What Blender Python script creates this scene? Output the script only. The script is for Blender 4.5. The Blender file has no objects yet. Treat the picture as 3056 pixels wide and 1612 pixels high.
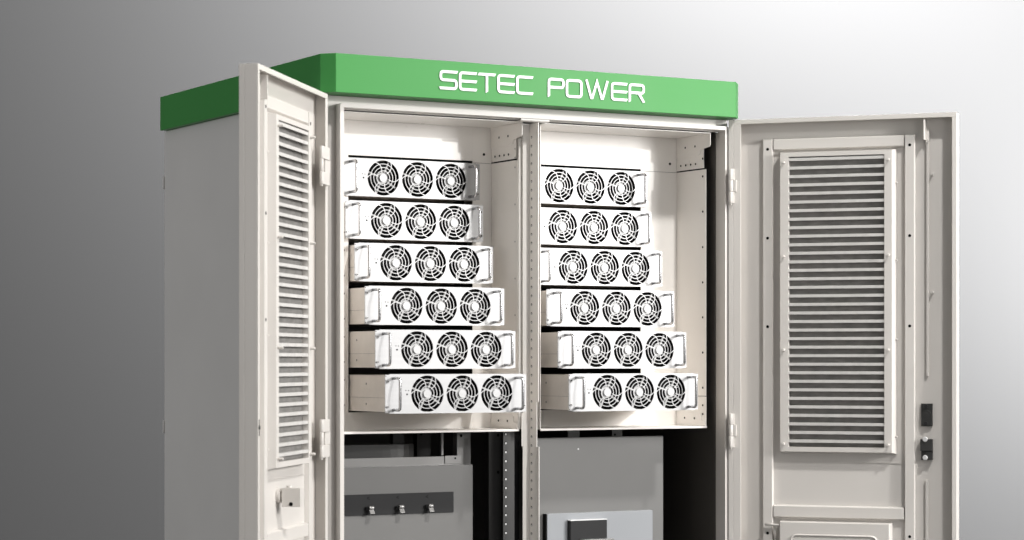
import bpy, bmesh, math, random
from mathutils import Matrix, Vector
random.seed(7)
C = bpy.context.scene.collection
R = math.radians
FLOOR = -1.95

# ------------------------------------------------------------------ materials
def mat(name, col, rough=.5, metal=0.0, spec=.5, bump=0.0, bscale=900.0, var=0.0, vscale=3.0, vcol=None, stretch=None, coat=0.0):
    m = bpy.data.materials.new(name); m.use_nodes = True
    nt = m.node_tree; b = nt.nodes['Principled BSDF']
    b.inputs['Base Color'].default_value = (*col, 1)
    b.inputs['Roughness'].default_value = rough
    b.inputs['Metallic'].default_value = metal
    b.inputs['Specular IOR Level'].default_value = spec
    b.inputs['Coat Weight'].default_value = coat
    tc = nt.nodes.new('ShaderNodeTexCoord')
    mp = nt.nodes.new('ShaderNodeMapping')
    nt.links.new(tc.outputs['Object'], mp.inputs['Vector'])
    if stretch: mp.inputs['Scale'].default_value = stretch
    if var > 0:
        n = nt.nodes.new('ShaderNodeTexNoise'); n.inputs['Scale'].default_value = vscale; n.inputs['Detail'].default_value = 5
        nt.links.new(mp.outputs[0], n.inputs['Vector'])
        r = nt.nodes.new('ShaderNodeMapRange'); r.inputs['To Min'].default_value = 1 - var; r.inputs['To Max'].default_value = 1 + var
        r.inputs['From Min'].default_value = .3; r.inputs['From Max'].default_value = .7
        nt.links.new(n.outputs['Fac'], r.inputs['Value'])
        mx = nt.nodes.new('ShaderNodeVectorMath'); mx.operation = 'SCALE'; mx.inputs[0].default_value = col
        nt.links.new(r.outputs[0], mx.inputs['Scale']); nt.links.new(mx.outputs[0], b.inputs['Base Color'])
        r2 = nt.nodes.new('ShaderNodeMapRange'); r2.inputs['To Min'].default_value = max(.05, rough - .06); r2.inputs['To Max'].default_value = min(1, rough + .06)
        nt.links.new(n.outputs['Fac'], r2.inputs['Value']); nt.links.new(r2.outputs[0], b.inputs['Roughness'])
    if bump > 0:
        n = nt.nodes.new('ShaderNodeTexNoise'); n.inputs['Scale'].default_value = bscale; n.inputs['Detail'].default_value = 2
        nt.links.new(mp.outputs[0], n.inputs['Vector'])
        bp = nt.nodes.new('ShaderNodeBump'); bp.inputs['Strength'].default_value = bump; bp.inputs['Distance'].default_value = .001
        nt.links.new(n.outputs['Fac'], bp.inputs['Height']); nt.links.new(bp.outputs[0], b.inputs['Normal'])
    return m

PAINT   = mat('powder_coat', (.655, .625, .592), .38, bump=.05, var=.02)
PAINT2  = mat('inner_powder_coat', (.90, .868, .828), .30, bump=.05, var=.03)
SIDEP   = mat('side_powder_coat', (.70, .69, .675), .5, bump=.05, var=.025)
GREEN   = mat('green_paint', (.060, .280, .070), .40, spec=.15, bump=.03, var=.02)
WHITE   = mat('white_letter_hole_light', (.80, .80, .80), .35)  # also paints the light seen through the perforated strip
PLATE   = mat('white_front_plate', (.53, .53, .535), .36, metal=.15, var=.03, vscale=8, stretch=(.25, 1, 12))
BODY    = mat('module_case', (.78, .73, .68), .45, metal=.0, var=.06, vscale=14)
BRIGHT  = mat('bright_zinc', (.85, .85, .85), .35, metal=.5)
CHROME  = mat('chrome', (.62, .62, .63), .2, metal=1)
STEEL   = mat('screw_steel', (.45, .445, .44), .3, metal=1)
BLACK   = mat('black_hole', (.006, .006, .006), .8, spec=.1)
DARK    = mat('shaded_wall_paint', (.070, .064, .058), .45)  # shadow of the cabinet interior, put into the wall colour
DARKST  = mat('dark_steel', (.055, .054, .053), .35, metal=.3, var=.06, vscale=4)
GREYST  = mat('grey_sheet', (.27, .265, .26), .30, metal=.4, var=.04, vscale=5)
PANELG  = mat('grey_panel', (.17, .168, .164), .33, var=.03, vscale=3)
CHAR    = mat('charcoal_plastic', (.024, .024, .025), .5, spec=.2, var=.05)
BLUEG   = mat('blue_grey_cover', (.30, .312, .33), .33, var=.03)
LOCKB   = mat('lock_black', (.035, .035, .034), .42)
ROTOR   = mat('rotor_black', (.014, .014, .015), .25)
STRUT   = mat('strut_grey', (.58, .58, .58), .4)
GALV    = mat('louver_metal', (.60, .585, .565), .45, var=.07, vscale=30, stretch=(1, 1, .6))
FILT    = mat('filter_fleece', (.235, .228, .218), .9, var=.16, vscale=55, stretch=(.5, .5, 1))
FLOORM  = mat('studio_floor', (.10, .10, .10), .6, var=.05)
WALLM   = mat('studio_backdrop', (.06, .06, .0605), .85, spec=.15)

# ------------------------------------------------------------------ geometry helpers
def quad(bm, pts, mi=0):
    f = bm.faces.new([bm.verts.new(p) for p in pts]); f.material_index = mi; return f

def box(bm, x0, x1, y0, y1, z0, z1, M=None, mi=0):
    ps = [Vector((x, y, z)) for z in (z0, z1) for x, y in ((x0, y0), (x1, y0), (x1, y1), (x0, y1))]
    if M is not None: ps = [M @ p for p in ps]
    v = [bm.verts.new(p) for p in ps]
    for q in ((3, 2, 1, 0), (4, 5, 6, 7), (0, 1, 5, 4), (1, 2, 6, 5), (2, 3, 7, 6), (3, 0, 4, 7)):
        bm.faces.new([v[i] for i in q]).material_index = mi

def frustum(bm, a0, a1, z0, z1, nb, nf, da, dz, M):
    """box standing on n=nb, front at n=nf, base wider by da, dz (sloped sides)"""
    lo = [(a0 - da, nb, z0 - dz), (a1 + da, nb, z0 - dz), (a1 + da, nb, z1 + dz), (a0 - da, nb, z1 + dz)]
    hi = [(a0, nf, z0), (a1, nf, z0), (a1, nf, z1), (a0, nf, z1)]
    v = [bm.verts.new(M @ Vector(p)) for p in lo + hi]
    for q in ((0, 1, 2, 3), (4, 5, 6, 7), (0, 1, 5, 4), (1, 2, 6, 5), (2, 3, 7, 6), (3, 0, 4, 7)):
        bm.faces.new([v[i] for i in q])

def prism(bm, pts, z0, z1, M=None, mi=0):
    """pts (x,y) polygon extruded in z"""
    f = (lambda p: M @ Vector(p)) if M is not None else Vector
    lo = [bm.verts.new(f((x, y, z0))) for x, y in pts]; hi = [bm.verts.new(f((x, y, z1))) for x, y in pts]
    n = len(pts)
    bm.faces.new(lo).material_index = mi; bm.faces.new(hi).material_index = mi
    for i in range(n):
        bm.faces.new((lo[i], lo[(i+1) % n], hi[(i+1) % n], hi[i])).material_index = mi

def cyl(bm, p0, p1, r, n=16, r1=None, mi=0):
    p0, p1 = Vector(p0), Vector(p1); r1 = r if r1 is None else r1
    d = (p1 - p0).normalized(); u = d.orthogonal().normalized(); w = d.cross(u)
    A = [bm.verts.new(p0 + (u*math.cos(t) + w*math.sin(t))*r) for t in [2*math.pi*i/n for i in range(n)]]
    B = [bm.verts.new(p1 + (u*math.cos(t) + w*math.sin(t))*r1) for t in [2*math.pi*i/n for i in range(n)]]
    bm.faces.new(A[::-1]).material_index = mi; bm.faces.new(B).material_index = mi
    for i in range(n):
        f = bm.faces.new((A[i], A[(i+1) % n], B[(i+1) % n], B[i])); f.material_index = mi; f.smooth = True

def tube(bm, path, r, n=12):
    """round bar along path points"""
    path = [Vector(p) for p in path]; rings = []
    ref = None
    for i, p in enumerate(path):
        a = path[max(i-1, 0)]; b = path[min(i+1, len(path)-1)]
        d = (b - a).normalized()
        if ref is None: ref = d.orthogonal().normalized()
        u = (ref - d*ref.dot(d)).normalized(); ref = u; w = d.cross(u)
        rings.append([bm.verts.new(p + (u*math.cos(t) + w*math.sin(t))*r) for t in [2*math.pi*k/n for k in range(n)]])
    for A, B in zip(rings, rings[1:]):
        for k in range(n):
            f = bm.faces.new((A[k], A[(k+1) % n], B[(k+1) % n], B[k])); f.smooth = True
    bm.faces.new(rings[0][::-1]); bm.faces.new(rings[-1])

def bend(p0, p1, p2, r, k=6):
    """fillet points at p1"""
    p0, p1, p2 = Vector(p0), Vector(p1), Vector(p2)
    a = p1 + (p0-p1).normalized()*r; b = p1 + (p2-p1).normalized()*r
    return [((1-t)**2)*a + 2*t*(1-t)*p1 + t*t*b for t in [i/k for i in range(k+1)]]

def obj(name, bm, mats, parent=None, off=None, bev=0.0, seg=2):
    """link bm as ONE mesh object; a direct child of a top-level Empty is shifted by off (the Empty's place)"""
    bmesh.ops.recalc_face_normals(bm, faces=bm.faces)
    me = bpy.data.meshes.new(name); bm.to_mesh(me); bm.free()
    o = bpy.data.objects.new(name, me); C.objects.link(o)
    for m in (mats if isinstance(mats, (list, tuple)) else [mats]): me.materials.append(m)
    if parent is not None:
        o.parent = parent
        if off is not None: o.location = -Vector(off)
    if bev > 0:
        b = o.modifiers.new('edge', 'BEVEL'); b.width = bev; b.segments = seg; b.limit_method = 'ANGLE'; b.angle_limit = R(40)
        b.use_clamp_overlap = True
    return o

def thing(name, label, cat, loc=(0, 0, 0), group=None):
    o = bpy.data.objects.new(name, None); C.objects.link(o)
    o.location = loc; o.empty_display_size = .1
    o['label'] = label; o['category'] = cat
    if group: o['group'] = group
    return o

NB = bmesh.new

# ================================================================== setting
def backdrop():
    th = R(29.728); cam = Vector((-3.00923, -6.34251, 0)); fw = Vector((math.sin(th), math.cos(th), 0)); rt = Vector((math.cos(th), -math.sin(th), 0))
    c = cam + fw*12.6
    P = lambda x, d, z: c + rt*x + fw*d + Vector((0, 0, z))
    bm = NB(); quad(bm, [P(-13, 0, FLOOR-.05), P(13, 0, FLOOR-.05), P(13, 0, 6), P(-13, 0, 6)]); o = obj('backdrop', bm, WALLM); o['kind'] = 'structure'
    bm = NB(); quad(bm, [P(-13, -19, FLOOR), P(13, -19, FLOOR), P(13, .02, FLOOR), P(-13, .02, FLOOR)]); o = obj('floor', bm, FLOORM); o['kind'] = 'structure'
    return c, fw, rt
BC, FW, RT = backdrop()

# ================================================================== cabinet
O = Vector((.7365, .70, FLOOR))
cab = thing('power_cabinet', 'tall beige power cabinet with green canopy and both front doors swung open', 'cabinet', O)
def part(name, bm, m, bev=0.0, seg=2): return obj(name, bm, m, cab, O, bev, seg)

# --- canopy
bm = NB()
prism(bm, [(0, 0), (1.473, 0), (1.508, .037), (1.508, 1.368), (-.035, 1.368), (-.035, .037)], -.118, 0)
canopy = part('canopy', bm, GREEN, .0012)

# --- raised lettering  (x, z strokes)
def stroke(bm, pts, w, y0, y1, closed=False, cut0=0, cut1=0):
    """mitred ribbon along pts (x,z), extruded from y0 to y1; cut0/cut1 slant the two ends"""
    n = len(pts); P = [Vector((p[0], p[1])) for p in pts]; Lf, Rt_ = [], []
    for i in range(n):
        if closed: a, b = P[i-1], P[(i+1) % n]
        else: a, b = P[max(i-1, 0)], P[min(i+1, n-1)]
        d0 = (P[i]-a).normalized() if (P[i]-a).length > 1e-9 else None
        d1 = (b-P[i]).normalized() if (b-P[i]).length > 1e-9 else None
        d0 = d0 or d1; d1 = d1 or d0
        n0 = Vector((-d0.y, d0.x)); n1 = Vector((-d1.y, d1.x)); m = (n0+n1).normalized()
        k = w/2/max(.35, m.dot(n0))
        l, r = P[i]+m*k, P[i]-m*k
        if not closed and i == 0 and cut0: l -= d1*cut0/2; r += d1*cut0/2
        if not closed and i == n-1 and cut1: l += d0*cut1/2; r -= d0*cut1/2
        Lf.append(l); Rt_.append(r)
    va = [[bm.verts.new((q.x, y, q.y)) for q in S] for S in (Lf, Rt_) for y in (y0, y1)]
    L0, L1, R0, R1 = va
    rng = range(n if closed else n-1)
    for i in rng:
        j = (i+1) % n
        bm.faces.new((L0[i], L0[j], R0[j], R0[i])); bm.faces.new((L1[i], L1[j], R1[j], R1[i]))
        bm.faces.new((L0[i], L0[j], L1[j], L1[i])); bm.faces.new((R0[i], R0[j], R1[j], R1[i]))
    if not closed:
        for i in (0, n-1): bm.faces.new((L0[i], R0[i], R1[i], L1[i]))

def rnd(pts, r, closed=False):
    """round the inner corners of a polyline"""
    out = []; n = len(pts)
    for i, p in enumerate(pts):
        if not closed and i in (0, n-1): out.append(p); continue
        q = bend((*pts[i-1], 0), (*p, 0), (*pts[(i+1) % n], 0), r, 4)
        out += [(v.x, v.y) for v in q]
    return out
bm = NB()
W_, S_ = .0082, .0041
def letter(ch, x0, x1, zt=-.0295, zb=-.0890):
    w = W_; l, r, t, b = x0+S_, x1, zt-S_, zb+S_; m = (t+b)/2; y0, y1 = -.0032, -.0003; rr = .010
    if ch == 'S': stroke(bm, rnd([(r, t), (l, t), (l, m), (r-S_, m), (r-S_, b), (l-S_, b)], rr), w, y0, y1, cut0=-w*.5, cut1=-w*.5)
    if ch == 'E':
        stroke(bm, rnd([(r, t), (l, t), (l, b), (r, b)], rr), w, y0, y1, cut0=-w*.5, cut1=w*.5)
        stroke(bm, [(l+S_+.0001, m), (r, m)], w, y0, y1, cut1=w*.5)
    if ch == 'C': stroke(bm, rnd([(r, t), (l, t), (l, b), (r, b)], rr), w, y0, y1, cut0=-w*.5, cut1=w*.5)
    if ch == 'T':
        stroke(bm, [(l-S_, t), (r, t)], w, y0, y1, cut0=-w*.6, cut1=w*.6)
        stroke(bm, [((l+r)/2-.002, t-S_-.0001), ((l+r)/2-.002, b-S_)], w, y0, y1, cut1=-w*.6)
    if ch == 'P':
        stroke(bm, rnd([(l, b-S_), (l, t), (r-S_, t), (r-S_, m), (l+S_+.0001, m)], rr), w, y0, y1, cut0=w*.6)
    if ch == 'O': stroke(bm, rnd([(l, t), (r-S_, t), (r-S_, b), (l, b)], rr, True), w, y0, y1, True)
    if ch == 'W':
        x = [x0+.003, x0+(x1-x0)*.27, (x0+x1)/2, x0+(x1-x0)*.73, x1-.003]
        stroke(bm, [(x[0], zt+.002), (x[1]-.002, b), (x[1]+.002, b), (x[2], t+.001), (x[3]-.002, b), (x[3]+.002, b), (x[4], zt+.002)], w*.95, y0, y1)
    if ch == 'R':
        stroke(bm, rnd([(l, b-S_), (l, t), (r-S_, t), (r-S_, m), (l+S_+.0001, m)], rr), w, y0, y1, cut0=w*.6)
        stroke(bm, [(r-.021, m-S_-.0001), (r-S_+.001, b-S_)], w, y0, y1, cut0=-w*.55, cut1=w*.3)
for ch, a, b in (('S', .353, .416), ('E', .421, .484), ('T', .490, .551), ('E', .558, .620), ('C', .626, .687),
                 ('P', .742, .804), ('O', .809, .871), ('W', .883, .969), ('E', .979, 1.041), ('R', 1.047, 1.109)):
    if ch == 'P': obj('lettering', bm, WHITE, canopy); bm = NB()
    letter(ch, a, b)
obj('lettering', bm, WHITE, canopy)

# --- outer sides, back, roof slab
bm = NB(); box(bm, -.012, .018, .095, 1.372, FLOOR+.06, -.1185); part('side_panel', bm, SIDEP, .0015)
bm = NB(); box(bm, 1.468, 1.485, .16, 1.372, FLOOR+.06, -.1185); part('side_panel', bm, SIDEP, .0015)
bm = NB()
box(bm, -.010, 1.483, 1.376, 1.392, FLOOR+.06, -.1185)
for zc in (-.30, -1.163): cyl(bm, (-.0125, 1.391, zc-.022), (-.0125, 1.391, zc+.022), .004)
part('rear_panel', bm, SIDEP, .0015)
bm = NB(); box(bm, -.008, 1.481, .09, 1.37, FLOOR, FLOOR+.0595); part('plinth', bm, DARKST, .002)

# --- front frame round the opening
bm = NB()
box(bm, -.011, 1.497, .085, .0945, -.160, -.1187)
box(bm, -.011, .047, .085, .0945, FLOOR+.06, -.1603)
box(bm, 1.466, 1.497, .085, .158, FLOOR+.06, -.1603)
box(bm, -.011, 1.484, .085, .0945, FLOOR+.0603, FLOOR+.10)
part('front_frame', bm, PAINT, .0008)
# --- lip standing proud of the frame
bm = NB()
zt, zb = -.1445, FLOOR+.11
prof = [(.0375, .0495), (1.4635, 1.4785)]
def ring(x0, x1, z0, z1, w, y0, y1, rad):
    def loop(o, r):
        pts = []
        for cx, cz, a0 in ((x1-o-r, z1-o-r, 0), (x0+o+r, z1-o-r, 90), (x0+o+r, z0+o+r, 180), (x1-o-r, z0+o+r, 270)):
            for k in range(6): a = R(a0+18*k); pts.append((cx+r*math.cos(a), cz+r*math.sin(a)))
        return pts
    A, B = loop(0, rad), loop(w, .001)
    vs = [[bm.verts.new((x, y, z)) for x, z in Lp] for Lp in (A, B) for y in (y0, y1)]
    n = len(A)
    for i in range(n):
        j = (i+1) % n
        for p, q in ((0, 2), (1, 3), (0, 1), (2, 3)):
            bm.faces.new((vs[p][i], vs[p][j], vs[q][j], vs[q][i]))
ring(.0375, 1.4775, FLOOR+.11, -.1435, .0135, .049, .0845, .009)
box(bm, .672, .778, .0465, .0485, -.1640, -.1580)
box(bm, .672, .778, .0487, .0800, -.1660, -.1642)
part('opening_lip', bm, PAINT, .0007)

# --- centre post: channel open to the front, perforated flange, notched at the shelf
bm = NB()
y0, yw = .050, .1055
box(bm, .7130, .7395, yw, yw+.002, -1.0980, -.168); box(bm, .7088, .7395, yw, yw+.002, -1.2050, -1.0982); box(bm, .7130, .7395, yw, yw+.002, FLOOR+.10, -1.2052)
box(bm, .7377, .7395, y0, yw-.0002, -1.062, -.168); box(bm, .7377, .7395, y0+.010, yw-.0002, -1.205, -1.0622); box(bm, .7377, .7395, y0-.004, yw-.0002, FLOOR+.10, -1.2052)
z = -.212
while z > FLOOR+.15:
    cyl(bm, (.7372, .092, z), (.7376, .092, z), .0042, 12, mi=1)
    cyl(bm, (.7366, .0912, z-.0012), (.7371, .0912, z-.0012), .0022, 8, mi=2)
    z -= .0283
part('center_post', bm, [PAINT2, BLACK, WHITE])

# --- the two racks that carry the modules
def rack(x0, x1, ox0, ox1, first):
    bm = NB()
    yf, yb = .120, .297
    # back panel as four strips round the opening
    zt, zb, ot, ob = -.166, -1.150, -.277, -1.094
    box(bm, x0, ox0, yb, yb+.002, zb, zt); box(bm, ox1, x1, yb, yb+.002, zb, zt)
    box(bm, ox0, ox1, yb, yb+.002, ot, zt); box(bm, ox0, ox1, yb, yb+.002, zb, ob)
    cyl(bm, (x1-.028, yb-.0006, -.254), (x1-.028, yb-.0001, -.254), .0047, 12, mi=1)
    box(bm, ox1+.004, x1-.001, yb-.0012, yb-.0002, -.2835, -.2827, mi=1)
    # left wall
    box(bm, x0, x0+.002, yf, yb-.0002, zb, zt)
    for k in range(6):
        for dz in (.02, .10): cyl(bm, (ox0-.016, yb-.0006, -.286-.137*k-dz), (ox0-.016, yb-.0001, -.286-.137*k-dz), .0035, 10, mi=1)
    # right wall in four pieces with narrow joints
    box(bm, x1, x1+.002, yf+.014, yb, -.279, -.168)
    box(bm, x1-.0005, x1+.0015, yf, yb, -1.0485, -.2835)
    box(bm, x1, x1+.002, yf, yb, -1.150, -1.0505)
    prism(bm, [(yf-.028, -.166), (yf-.028, -.205), (yf-.024, -.209), (yf+.012, -.214), (yf+.030, -.218), (yf+.034, -.230), (yf+.040, -.2325), (yb-.0005, -.2335), (yb-.0005, -.166)], -.0022, 0,
          M=Matrix(((0, 0, 1, x1), (1, 0, 0, 0), (0, 1, 0, 0), (0, 0, 0, 1))))
    prism(bm, [(yf+.003, -1.1495), (yf+.003, -1.1300), (yf+.026, -1.1275), (yf+.030, -1.1100), (yf+.036, -1.1065), (yb-.0005, -1.1055), (yb-.0005, -1.1495)], -.0018, 0,
          M=Matrix(((0, 0, 1, x1), (1, 0, 0, 0), (0, 1, 0, 0), (0, 0, 0, 1))))
    box(bm, x1-.0015, x1+.003, yf+.012, yb-.02, -.2834, -.2792, mi=1)
    holes = [(.241, -.202), (.182, -.202), (.268, -.262), (.238, -.262), (.208, -.262), (.179, -.262), (.245, -1.125), (.186, -1.125)]
    if not first: holes += [(.136, zz) for zz in (-.247, -.307, -.426, -.546, -.665, -.783, -.902, -1.021, -1.080, -1.110)]
    for hy, hz in holes: cyl(bm, (x1-.0030, hy, hz), (x1-.0023, hy, hz), .0038, 10, mi=1)
    if first:
        for zz in (-.247, -.275, -.307, -.426, -.546, -.665, -.783, -.902, -1.021, -1.095): cyl(bm, (x1-.0030, .136, zz), (x1-.0023, .136, zz), .003, 10, mi=2)
        box(bm, x1+.0005, x1+.012, yf-.003, yf-.001, -1.15, -.215)
    # ceiling and shelf with folded front edges
    box(bm, x0, x1+.002, yf-.028, yb+.002, -.1658, -.1632)
    box(bm, x0, x1+.002, yf, yb+.002, -1.1530, -1.1502)
    box(bm, x0, x1+.002, yf-.003, yf-.0002, -1.1565, -1.1500)
    part('module_rack', bm, [PAINT2, BLACK, STEEL], .0006)
rack(.062, .704, .1845, .6335, True)
rack(.786, 1.4345, .8385, 1.2875, False)

# --- interior walls of the cabinet, their shade painted in as near-black
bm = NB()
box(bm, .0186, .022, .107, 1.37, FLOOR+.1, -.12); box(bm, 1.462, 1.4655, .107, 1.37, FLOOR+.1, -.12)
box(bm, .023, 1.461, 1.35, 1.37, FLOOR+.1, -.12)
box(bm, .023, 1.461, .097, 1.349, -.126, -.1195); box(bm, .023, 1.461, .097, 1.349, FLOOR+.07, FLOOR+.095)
part('inner_walls', bm, DARK)
# --- steel uprights and rails behind the lower bay
def upright(x0, x1, y, z0, z1, m, holes=()):
    bm = NB(); box(bm, x0, x1, y, y+.03, z0, z1)
    for hx, hz in holes: cyl(bm, (hx, y-.0008, hz), (hx, y-.0001, hz), .005, 12, mi=1)
    part('upright', bm, [m, BLACK], .001)
upright(.602, .653, .345, FLOOR+.1, -1.158, GREYST, [(.617, -1.176)])
upright(.545, .596, .52, FLOOR+.1, -1.158, DARKST, [(.560, -1.174)])
upright(.730, .780, .36, FLOOR+.1, -1.158, DARKST, [(.765, -1.177), (.765, -1.300)])
upright(.775, .812, .30, FLOOR+.1, -1.170, CHAR, [(.790, -1.310)])
bm = NB()
arc = [(.03+.395*i/16, .312-.030*math.sin(math.pi*(i/16)**3)) for i in range(17)]
prism(bm, arc + [(.425, .335), (.03, .335)], -1.2405, -1.1975); part('cross_rail', bm, DARKST, .001)
bm = NB(); box(bm, .42, .462, .45, .47, -1.205, -1.158); part('hanger_bracket', bm, DARKST, .001)
bm = NB(); box(bm, .520, .528, .30, .31, -1.237, -1.158); part('upright', bm, GREYST, .001)
bm = NB(); box(bm, .03, .560, .255, .27, -1.2690, -1.2385)
box(bm, .508, .567, .252, .2545, -1.262, -1.2365); cyl(bm, (.545, .2512, -1.245), (.545, .2518, -1.245), .0035, 10, mi=1)
part('cross_rail', bm, [GREYST, BLACK], .001)
# perforated strip behind the post
bm = NB(); box(bm, .702, .744, .214, .216, FLOOR+.1, -1.158)
z = -1.168
while z > FLOOR+.15:
    cyl(bm, (.711, .2130, z), (.711, .2137, z), .0042, 10, mi=1); cyl(bm, (.711, .2122, z-.001), (.711, .2129, z-.001), .0034, 10, mi=2); z -= .0292  # white discs paint the light coming through the holes
part('perforated_strip', bm, [DARKST, BLACK, WHITE], .0006)
bm = NB()
box(bm, 1.0, 1.045, .30, .304, -1.186, -1.158); part('hanger_bracket', bm, GREYST, .0006)
bm = NB(); box(bm, 1.175, 1.215, .30, .304, -1.186, -1.158); cyl(bm, (1.185, .2990, -1.180), (1.185, .2997, -1.180), .004, 10, mi=1)
part('hanger_bracket', bm, [GREYST, BLACK], .0006)

# ================================================================== doors
def door_matrix(ox, oy, ang, side):
    a = R(ang); d = Vector((math.cos(a), math.sin(a), 0)); n = Vector((d.y, -d.x, 0))*side
    M = Matrix.Identity(4)
    for i in range(3): M[i][0] = d[i]; M[i][1] = n[i]; M[i][2] = (0, 0, 1)[i]; M[i][3] = (ox, oy, 0)[i]
    return M

def build_door(M, right):
    Wd, ZT, ZB = .743, -.123, FLOOR+.08
    nb, nr, nl = -.039, -.024, -.009         # panel, rail face, louver face
    P = lambda a, n, z: M @ Vector((a, n, z))
    bm = NB()
    box(bm, 0, Wd, -.0545, nb, ZB, ZT, M)
    for a0, a1 in ((0, .002), (Wd-.002, Wd)): box(bm, a0, a1, nb+.0001, -.0026, ZB, ZT, M)
    for z0, z1 in ((ZB, ZB+.002), (ZT-.002, ZT)): box(bm, .0021, Wd-.0021, nb+.0001, -.0026, z0, z1, M)
    # turned-in rim as one ring so its faces never overlap
    box(bm, 0, .026, -.0025, 0, ZB+.0155, ZT-.0155, M); box(bm, Wd-.015, Wd, -.0025, 0, ZB+.0155, ZT-.0155, M)
    box(bm, 0, Wd, -.0025, 0, ZT-.0154, ZT, M); box(bm, 0, Wd, -.0025, 0, ZB, ZB+.0154, M)
    if right: box(bm, -.016, -.0002, -.0025, 0, ZB, ZT, M)
    dr = obj('door', bm, PAINT, cab, O, .0012)
    sub = lambda name, bm, m, bev=.0007: obj(name, bm, m, dr, None, bev)
    # vertical rails
    for a0, a1, ah in ((.097, .127, .112), (.572, .601, .587)):
        bm = NB(); frustum(bm, a0, a1, ZB+.05, -.191, nb+.0002, nr, .003, .003, M)
        for hz in (-.223, -.520, -.816, -1.506, -1.70): cyl(bm, P(ah, nr+.0001, hz), P(ah, nr+.0007, hz), .0050, 14, mi=1)
        sub('vertical_rail', bm, [PAINT, BLACK], .0009)
    # cross rails
    bm = NB(); frustum(bm, .1315, .5675, -.224, -.192, nb+.0002, nr-.001, 0, .006, M); sub('cross_rail', bm, PAINT)
    bm = NB(); frustum(bm, .1315, .5675, -1.450, -1.4145, nb+.0002, nr-.001, 0, .004, M); sub('cross_rail', bm, PAINT)
    bm = NB(); box(bm, .1315, .5675, nb+.0002, nb+.0022, -1.268, -1.266, M); sub('panel_seam', bm, PAINT, 0)
    # louver frame: sloped outer sides, face ring
    a0, a1, z0, z1 = .158, .531, -1.2315, -.238; b0, b1, c0, c1 = .186, .506, -1.216, -.252
    bm = NB()
    fr = [(a0, z0), (a1, z0), (a1, z1), (a0, z1)]; op = [(b0, c0), (b1, c0), (b1, c1), (b0, c1)]; bs = [(a0-.004, z0-.004), (a1+.011, z0-.006), (a1+.011, z1+.004), (a0-.004, z1+.004)]
    V = lambda L, n: [bm.verts.new(P(a, n, z)) for a, z in L]
    vb, vf, vo, vi = V(bs, nb+.0003), V(fr, nl), V(op, nl), V(op, nl-.020)
    for i in range(4):
        j = (i+1) % 4
        for A, B in ((vb, vf), (vf, vo), (vo, vi)): bm.faces.new((A[i], A[j], B[j], B[i]))
    z = -.284
    while right and z > -1.22:
        cyl(bm, P(a1+.0042, nl-.016, z), P(a1+.0046, nl-.016, z), .0034, 10, mi=1); z -= .02835
    sub('louver_frame', bm, [PAINT, GREYST], .0008)
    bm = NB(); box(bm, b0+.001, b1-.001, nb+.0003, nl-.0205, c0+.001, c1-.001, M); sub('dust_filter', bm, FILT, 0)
    bm = NB(); n = 34; pitch = (c1-c0)/n
    for k in range(n):
        zt = c1-.004-k*pitch
        box(bm, b0+.0006, b1-.0006, nl-.0035, nl-.002, zt-.0098, zt, M)
        box(bm, b0+.0006, b1-.0006, nl-.0200, nl-.0036, zt-.0013, zt, M)
    sub('louver_slats', bm, GALV, 0)
    for zz in (-.270, -.583, -.894, -1.206):
        for aa in (.171, .520):
            bm = NB(); cyl(bm, P(aa, nl+.0002, zz), P(aa, nl+.016, zz), .0042, 12); sub('stud', bm, PAINT, .0005)
    for zz in (-.345, -.60, -.86, -1.18):
        bm = NB(); cyl(bm, P(a1+.0085, nl-.022, zz), P(a1+.0150, nl-.022, zz), .0032, 10); sub('side_stud', bm, PAINT, .0004)
        bm = NB(); cyl(bm, P(a0-.0025, nl-.022, zz), P(a0-.0080, nl-.022, zz), .0032, 10); sub('side_stud', bm, PAINT, .0004)
    # lock rods near the free edge
    bm = NB(); box(bm, .640, .648, -.037, -.030, -.980, -.178, M); sub('lock_rod', bm, PAINT, .0015)
    bm = NB(); box(bm, .634, .639, nb+.0002, -.004, -.209, -.142, M)
    prism(bm, [(.6392, -.168), (.650, -.177), (.650, -.212), (.6392, -.219)], -.0245, -.0285, M=M @ Matrix(((1, 0, 0, 0), (0, 0, 1, 0), (0, 1, 0, 0), (0, 0, 0, 1)))); sub('rod_hook', bm, PAINT, .0012)
    bm = NB(); box(bm, .637, .646, -.037, -.030, ZB+.05, -1.320, M); sub('lock_rod', bm, PAINT, .0015)
    for zz in (-.320, -.707): bm = NB(); cyl(bm, P(.660, nb+.0002, zz), P(.660, nb+.014, zz), .0042, 12); sub('stud', bm, PAINT, .0005)
    if right:
        # black lock body
        bm = NB(); box(bm, .623, .660, nb+.0002, nb+.008, -1.1440, -1.0700, M)
        cyl(bm, P(.641, nb+.0081, -1.108), P(.641, nb+.012, -1.108), .0165, 24); box(bm, .6245, .6585, nb+.0081, nb+.0115, -1.1425, -1.109, M)
        cyl(bm, P(.640, nb+.0122, -1.108), P(.640, nb+.0135, -1.108), .0085, 18)
        lk = sub('lock', bm, LOCKB)
        for zz in (-1.0785, -1.135): 
            bm = NB(); cyl(bm, P(.640, nb+.0118, zz), P(.640, nb+.0165, zz), .0062, 16); sub('lock_screw', bm, CHAR, .0008)
        bm = NB(); box(bm, .622, .661, nb+.0002, nb+.020, -1.2245, -1.1860, M); box(bm, .624, .661, nb+.0002, nb+.014, -1.2540, -1.2247, M); box(bm, .640, .661, nb+.0141, nb+.018, -1.2535, -1.2300, M)
        sub('lock_catch', bm, LOCKB)
        for zz in (-1.1868, -1.2465):
            bm = NB(); cyl(bm, P(.638, nb+.0142, zz), P(.638, nb+.024, zz), .0090, 18, .0075); sub('lock_screw', bm, BRIGHT, .001)
    else:
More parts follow.
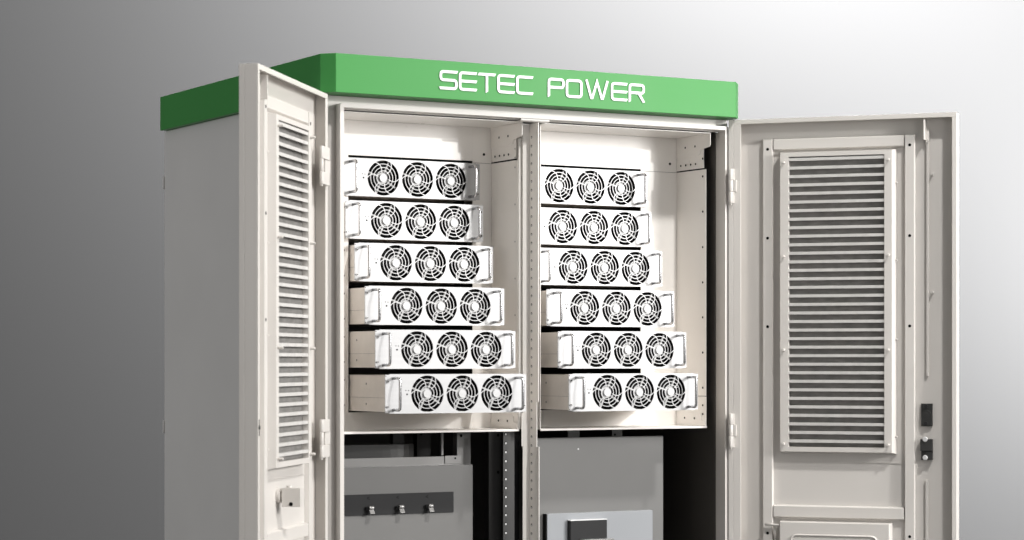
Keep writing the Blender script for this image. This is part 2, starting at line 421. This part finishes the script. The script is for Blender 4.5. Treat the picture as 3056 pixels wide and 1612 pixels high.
        bm = NB()
        box(bm, Wd-.0105, Wd-.0055, .0001, .0012, -1.135, -1.09, M)
        cyl(bm, P(Wd-.008, .0001, -1.112), P(Wd-.008, .003, -1.112), .0055, 14); sub('lock', bm, LOCKB)
        # pressure switch on the panel under the louver
        bm = NB(); cyl(bm, P(.418, nb+.0002, -1.315), P(.418, nb+.012, -1.315), .021, 24); cyl(bm, P(.418, nb+.0121, -1.315), P(.418, nb+.030, -1.315), .012, 20)
        box(bm, .400, .436, nb+.0180, nb+.072, -1.346, -1.293, M); cyl(bm, P(.4365, nb+.045, -1.338), P(.4372, nb+.045, -1.338), .006, 14, mi=1)
        cyl(bm, P(.418, nb+.035, -1.2928), P(.418, nb+.035, -1.286), .008, 16); sub('door_switch', bm, [PAINT, BLACK], .003)
    # document tray below the second cross rail
    at0, at1, zt = .158, .523, -1.466
    bm = NB(); frustum(bm, at0, at1, ZB+.10, zt, nb+.0003, nl+.006, .006, .003, M)
    path = []
    loop = [(at0+.038, -1.76), (at0+.038, -1.508), (at1-.040, -1.508), (at1-.040, -1.76)]
    pp = rnd(loop, .022)
    tube(bm, [P(a, nl+.0065, z) for a, z in pp], .0035, 8)
    sub('document_tray', bm, PAINT, .0012)
    bm = NB(); tube(bm, [P(.106, nr+.010, -1.476), P(.160, nr+.010, -1.478)], .0042, 10); tube(bm, [P(.136, nr+.003, -1.482), P(.140, nr+.001, -1.530)], .004, 10); sub('stay_rod', bm, PAINT, 0)
    # hinges
    for zc in (-.345, -1.163, -1.75):
        bm = NB()
        ac, hr = (.098, .0060) if not right else (-.006, .0075)
        nc = hr+.0006
        cyl(bm, P(ac, nc, zc+.0195), P(ac, nc, zc+.057), hr, 16); cyl(bm, P(ac, nc, zc-.0190), P(ac, nc, zc+.0190), hr, 16); cyl(bm, P(ac, nc, zc-.057), P(ac, nc, zc-.0195), hr, 16)
        lf = .020 if not right else .004
        box(bm, min(lf, ac), max(lf, ac), .0005, .0110, zc+.0195, zc+.057, M); box(bm, min(lf, ac), max(lf, ac), .0005, .0110, zc-.057, zc-.0195, M)
        box(bm, .002, .060 if not right else .012, .0005, .0080, zc-.0190, zc+.0190, M)
        cyl(bm, P(ac, nc, zc-.064), P(ac, nc, zc-.0572), .0035, 10)
        sub('hinge', bm, PAINT, .001)
    return dr
dl = build_door(door_matrix(-.014, .027, -129.88, -1), False); dl['label'] = 'left door swung wide open, seen at a steep angle'
drr = build_door(door_matrix(1.483, .030, -49.15, 1), True); drr['label'] = 'right door swung open, its inner face to the viewer'

# ================================================================== power modules
FAN = ((.1455, -.0605), (.2685, -.0605), (.3905, -.0605)); FR = .0562
MW, MH = .4965, .121
def plate_bm():
    bm = NB(); N = 72; y0, y1 = 0.0, .0024
    xs = [.018]
    for i in range(2): xs.append((FAN[i][0]+FAN[i+1][0])/2)
    xl = [FAN[0][0]-.0600] + xs[1:]; xr = xs[1:] + [FAN[2][0]+.0600]
    for (cx, cz), x0, x1 in zip(FAN, xl, xr):
        A = [math.atan2(zz-cz, xx-cx) for xx in (x0, x1) for zz in (-MH, 0)]
        ang = sorted(set([round(2*math.pi*k/N-math.pi, 6) for k in range(N)] + [round(a, 6) for a in A]))
        I, E_ = [], []
        for a in ang:
            c, s = math.cos(a), math.sin(a)
            t = min([((x1-cx)/c) if c > 1e-9 else ((x0-cx)/c) if c < -1e-9 else 9, ((0-cz)/s) if s > 1e-9 else ((-MH-cz)/s) if s < -1e-9 else 9])
            I.append((cx+FR*c, cz+FR*s)); E_.append((cx+t*c, cz+t*s))
        n = len(ang)
        vi0 = [bm.verts.new((x, y0, z)) for x, z in I]; ve0 = [bm.verts.new((x, y0, z)) for x, z in E_]; vi1 = [bm.verts.new((x, y1, z)) for x, z in I]; ve1 = [bm.verts.new((x, y1, z)) for x, z in E_]
        for k in range(n):
            j = (k+1) % n
            bm.faces.new((vi0[k], vi0[j], ve0[j], ve0[k])); bm.faces.new((vi1[k], vi1[j], ve1[j], ve1[k])); bm.faces.new((vi0[k], vi0[j], vi1[j], vi1[k]))
            if abs(E_[k][1]-E_[j][1]) < 1e-6 and (abs(E_[k][1]) < 1e-6 or abs(E_[k][1]+MH) < 1e-6): bm.faces.new((ve0[k], ve0[j], ve1[j], ve1[k]))
    xa, xb = FAN[0][0]-.0600, FAN[2][0]+.0600
    box(bm, .014, xa, y0, y1, -MH, 0); box(bm, xb, MW-.014, y0, y1, -MH, 0)
    box(bm, 0, .0139, y0, y1, -MH+.002, -.002); box(bm, MW-.0139, MW, y0, y1, -MH+.002, -.002)
    # small marks and pin holes by the left handle
    for x, z, r in ((.071, -.050, .0016), (.080, -.0505, .0016), (.075, -.062, .0028)): cyl(bm, (x, -.0005, z), (x, -.0001, z), r, 10, mi=1)
    for z in (-.006, -.020, -.101, -.115): cyl(bm, (.0022, -.0005, z), (.0022, -.0001, z), .0016, 8, mi=1)
    box(bm, .052, .0535, -.0006, -.0001, -.040, -.022, mi=2)
    return bm

def guard_bm(cx, cz):
    bm = NB(); n = 64
    def ann(r0, r1, y0, y1):
        vs = [[bm.verts.new((cx+r*math.cos(2*math.pi*k/n), y, cz+r*math.sin(2*math.pi*k/n))) for k in range(n)] for r in (r0, r1) for y in (y0, y1)]
        for k in range(n):
            j = (k+1) % n
            for p, q in ((0, 2), (1, 3), (0, 1), (2, 3)): bm.faces.new((vs[p][k], vs[p][j], vs[q][j], vs[q][k]))
    for f in (.80, .60, .41): ann(FR*f-.0010, FR*f+.0010, .0004, .0024)
    cyl(bm, (cx, .0003, cz), (cx, .0022, cz), FR*.225, 40)
    for a in (180, 120, 62, 0, -62, -118):
        pts = []
        for i in range(9):
            t = i/8; r = FR*(.33+t*.675); an = R(a-15*(1-t)-9*math.sin(math.pi*t)); pts.append((r, an))
        L, Rr = [], []
        for i, (r, an) in enumerate(pts):
            w = .0012; p = Vector((cx+r*math.cos(an), cz+r*math.sin(an)))
            r2, a2 = pts[min(i+1, 8)]; r1, a1 = pts[max(i-1, 0)]
            d = (Vector((r2*math.cos(a2), r2*math.sin(a2)))-Vector((r1*math.cos(a1), r1*math.sin(a1)))).normalized(); nn = Vector((-d.y, d.x))
            L.append(p+nn*w); Rr.append(p-nn*w)
        v = [[bm.verts.new((q.x, y, q.y)) for q in S] for S in (L, Rr) for y in (.0001, .0020)]
        for i in range(8):
            for p, q in ((0, 2), (1, 3), (0, 1), (2, 3)): bm.faces.new((v[p][i], v[p][i+1], v[q][i+1], v[q][i]))
        bm.faces.new((v[0][0], v[1][0], v[3][0], v[2][0]))
    return bm

def housing_bm(cx, cz):
    """open dark barrel with a back wall"""
    bm = NB(); n = 40; r = FR+.0006
    A = [[bm.verts.new((cx+r*math.cos(2*math.pi*k/n), y, cz+r*math.sin(2*math.pi*k/n))) for k in range(n)] for y in (.0030, .045)]
    for k in range(n):
        j = (k+1) % n; f = bm.faces.new((A[0][k], A[0][j], A[1][j], A[1][k])); f.smooth = True
    bm.faces.new(A[1])
    return bm

def rotor_bm(cx, cz):
    bm = NB()
    cyl(bm, (cx, .014, cz), (cx, .036, cz), FR*.42, 32)
    for b in range(7):
        a0 = 2*math.pi*b/7+.2; prev = None
        for i in range(7):
            t = i/6; rr = FR*(.43+.52*t)
            s = a0+.25*t; wd = .62-.08*t
            p = [(cx+rr*math.cos(s), .016, cz+rr*math.sin(s)), (cx+rr*math.cos(s+wd), .032, cz+rr*math.sin(s+wd))]
            v = [bm.verts.new(q) for q in p]
            if prev: bm.faces.new((prev[0], prev[1], v[1], v[0]))
            prev = v
    return bm
def struts_bm(cx, cz):
    bm = NB()
    cyl(bm, (cx, .0070, cz), (cx, .0120, cz), FR*.33, 32)
    for a in (66, 160, -33, -114):
        M = Matrix.Translation((cx, 0, cz)) @ Matrix.Rotation(-R(a), 4, 'Y')
        box(bm, FR*.34, FR*1.0, .0072, .0118, -.0026, .0026, M)
    return bm

def make_module():
    root = thing('power_module', 'module', 'power module', (0, 0, 0))
    obj('front_plate', plate_bm(), [PLATE, BLACK, GREYST], root)
    bm = NB()
    box(bm, .0345, .0359, .0028, .46, -.1175, -.0035); box(bm, .4741, .4755, .0028, .46, -.1175, -.0035)
    box(bm, .03591, .47409, .0028, .46, -.1175, -.1161); box(bm, .03591, .47409, .0028, .46, -.0049, -.0035); box(bm, .03591, .47409, .4586, .46, -.1160, -.0050)
    body = obj('case', bm, BODY, root, None, .0012)
    bm = NB(); box(bm, .0338, .0343, .004, .455, -.0742, -.0734)
    for y, z, r in ((.058, -.066, .0026), (.20, -.031, .0035), (.20, -.094, .0035)): cyl(bm, (.0336, y, z), (.0343, y, z), r, 12)
    obj('case_seam', bm, GREYST, body)
    for cx, cz in FAN:
        fan = obj('fan', rotor_bm(cx, cz), ROTOR, root)
        obj('fan_guard', guard_bm(cx, cz), PLATE, fan); obj('fan_housing', housing_bm(cx, cz), ROTOR, fan); obj('fan_strut', struts_bm(cx, cz), STRUT, fan)
    for x in (.028, .4585):
        bm = NB(); zt, zb = -.0125, -.1095; yo = -.046
        pth = [(x, -.0002, zt)] + bend((x, 0, zt), (x, yo, zt), (x, yo, zb), .012) + bend((x, yo, zt), (x, yo, zb), (x, 0, zb), .012) + [(x, -.0002, zb)]
        tube(bm, pth, .0046, 14); obj('handle', bm, CHROME, root)
    for x in (.0085, MW-.0075):
        for z in (-.023, -.100):
            bm = NB(); cyl(bm, (x, -.0028, z), (x, -.0002, z), .0040, 14); cyl(bm, (x, -.0032, z), (x, -.0029, z), .0022, 6, mi=1); obj('screw', bm, [STEEL, BLACK], root, None, .0006)
    return root

def copy_tree(o, parent=None):
    c = o.copy(); C.objects.link(c)
    if parent is not None: c.parent = parent
    for ch in [k for k in bpy.data.objects if k.parent == o and k != c]: copy_tree(ch, c)
    return c

YS = (.285, .262, .195, .122, .050, -.018)
WORDS = ('topmost white fan module in the left rack, pushed in against the back panel',
         'second white fan module from the top of the left rack, barely drawn out',
         'third white fan module from the top of the left rack, a little drawn out',
         'fourth white fan module from the top of the left rack, partly drawn out',
         'fifth white fan module in the left rack, directly above the lowest one',
         'lowest white fan module in the left rack, drawn out past the centre post')
first = make_module()
proto_done = False
mods = []
for col, (x0, side) in enumerate(((.1570, 'left'), (.8110, 'right'))):
    for k in range(6):
        o = first if not mods else copy_tree(first)
        mods.append(o)
        o.location = (x0, YS[k], -.286-.137*k)
        lab = WORDS[k].replace('left', side)
        if side == 'right' and k == 5: lab = 'lowest white fan module in the right rack, drawn out the farthest there'
        if side == 'right' and k == 0: lab = 'topmost white fan module in the right rack, left end behind the centre post'
        o['label'] = lab; o['category'] = 'power module'; o['group'] = 'fan cooled power modules in the racks'

# ================================================================== lower equipment
q = Vector((.32, .24, FLOOR+.1))
fp = thing('switch_panel', 'grey switch panel with dark latch strip in the left lower bay', 'switch panel', q)
bm = NB(); box(bm, .03, .595, .225, .2475, FLOOR+.1, -1.2655); obj('cover_plate', bm, PANELG, fp, q, .0012)
bm = NB(); box(bm, .05, .523, .2215, .2247, -1.417, -1.351)
for x in (.218, .322, .427):
    for sgn in (1, -1):
        Mx = Matrix.Translation((x-.005, .2208, -1.363)) @ Matrix.Rotation(-R(25*sgn), 4, 'Y')
        box(bm, 0, .010, -.0006, .0003+.0001*sgn, -.0006, .0006, Mx, mi=1)
obj('switch_strip', bm, [CHAR, BLACK], fp, q, .0008)
for x in (.221, .327, .432):
    bm = NB(); box(bm, x-.0135, x+.0115, .2130, .2212, -1.402, -1.390)
    lt = obj('latch', bm, CHAR, fp, q, .002)
    bm = NB(); cyl(bm, (x-.0075, .2090, -1.3935), (x+.0085, .2090, -1.3935), .0065, 16)
    v = [(.2075, -1.398), (.1985, -1.4105), (.2005, -1.4125), (.2110, -1.400)]
    lo = [bm.verts.new((x-.0070, a, b)) for a, b in v]; hi = [bm.verts.new((x+.0095, a, b)) for a, b in v]
    bm.faces.new(lo); bm.faces.new(hi)
    for i in range(4): bm.faces.new((lo[i], lo[(i+1) % 4], hi[(i+1) % 4], hi[i]))
    obj('lever', bm, GREYST, lt, None, .0006)

q = Vector((1.06, .24, FLOOR+.1))
bp = thing('breaker_panel', 'grey breaker panel with blue grey cover box in the right lower bay', 'breaker panel', q)
bm = NB(); box(bm, .80, 1.321, .210, .235, FLOOR+.1, -1.184); cyl(bm, (.985, .2090, -1.222), (.985, .2097, -1.222), .003, 10, mi=1); obj('cover_plate', bm, [PANELG, WHITE], bp, q, .0012)
bm = NB(); box(bm, .854, 1.266, .190, .2095, FLOOR+.16, -1.432); cov = obj('breaker_cover', bm, BLUEG, bp, q, .0015)
bm = NB(); box(bm, .8495, .8525, .192, .2097, FLOOR+.16, -1.432); obj('cover_gap_strip', bm, BLACK, cov)  # black strip standing in for the dark gap beside the cover
bm = NB(); box(bm, .931, 1.073, .170, .1897, -1.56, -1.4565); brk = obj('breaker', bm, CHAR, bp, q, .002)
bm = NB(); box(bm, .965, 1.083, .140, .1697, -1.56, -1.517); obj('toggle', bm, GREYST, brk, None, .002)
bm = NB(); box(bm, .931, 1.073, .1695, .1897, -1.4563, -1.4535); obj('white_top_edge', bm, WHITE, brk, None, .0005)  # white strip along the breaker's upper edge

# ================================================================== light
def area(name, loc, target, size, power, col=(1, 1, 1), shape='DISK', sy=None):
    L = bpy.data.lights.new(name, 'AREA'); L.shape = shape; L.size = size; L.energy = power; L.color = col
    if sy: L.size_y = sy
    o = bpy.data.objects.new(name, L); C.objects.link(o); o.location = loc
    o.rotation_euler = (Vector(target)-Vector(loc)).to_track_quat('-Z', 'Y').to_euler()
    return o
ctr = Vector((.75, .1, -.7))
area('key_lamp', ctr+Vector((.497, -.835, .236))*9, ctr, .22, 270, (1, .985, .96))
area('top_lamp', ctr+Vector((.127, -.635, .762))*7, ctr, .42, 360, (1, .985, .96))
area('front_softbox', (3.7, -3.7, .25), ctr, 1.6, 165, (1, .985, .965), 'SQUARE')
area('front_fill', (.9, -8.0, .1), ctr, 2.4, 60, (1, .985, .965), 'SQUARE')
area('side_fill', (-6.0, 2.2, .3), (-.01, .7, -.8), 2.0, 70, (1, .99, .98), 'SQUARE')
# lamps that wash the backdrop from above and from the right
area('backdrop_lamp', BC + RT*1.6 - FW*3.2 + Vector((0, 0, 2.8)), BC + RT*1.6 + Vector((0, 0, 2.8)), 1.0, 2250)
area('backdrop_side_lamp', BC + RT*3.7 - FW*1.8 + Vector((0, 0, -.45)), BC + RT*3.7 + Vector((0, 0, -.45)), .8, 330)

w = bpy.data.worlds.new('World'); bpy.context.scene.world = w; w.use_nodes = True
nt = w.node_tree; bg = nt.nodes['Background']; bg.inputs['Strength'].default_value = .245
tc = nt.nodes.new('ShaderNodeTexCoord'); sp = nt.nodes.new('ShaderNodeSeparateXYZ'); cr = nt.nodes.new('ShaderNodeValToRGB')
mr = nt.nodes.new('ShaderNodeMapRange'); mr.inputs['From Min'].default_value = -1; mr.inputs['From Max'].default_value = 1
nt.links.new(tc.outputs['Generated'], sp.inputs[0]); nt.links.new(sp.outputs['Z'], mr.inputs['Value']); nt.links.new(mr.outputs[0], cr.inputs[0]); nt.links.new(cr.outputs[0], bg.inputs['Color'])
cr.color_ramp.elements[0].position = .35; cr.color_ramp.elements[0].color = (.55, .55, .55, 1)
cr.color_ramp.elements[1].position = .75; cr.color_ramp.elements[1].color = (1.15, 1.15, 1.15, 1)

# ================================================================== camera
cd = bpy.data.cameras.new('camera'); cam = bpy.data.objects.new('camera', cd); C.objects.link(cam)
cam.location = (-3.00923, -6.34251, -.93252); cam.rotation_euler = (R(90), 0, -R(29.728))
cd.sensor_width = 36; cd.lens = 6915/3056*36; cd.shift_y = (1079.2-806)/3056; cd.clip_end = 200; cd.clip_start = .05
cd.dof.use_dof = True; cd.dof.focus_distance = 7.9; cd.dof.aperture_fstop = 4.5
s = bpy.context.scene; s.camera = cam
s.view_settings.view_transform = 'Standard'; s.view_settings.look = 'None'; s.view_settings.exposure = 0; s.view_settings.gamma = 1
s.cycles.max_bounces = 8
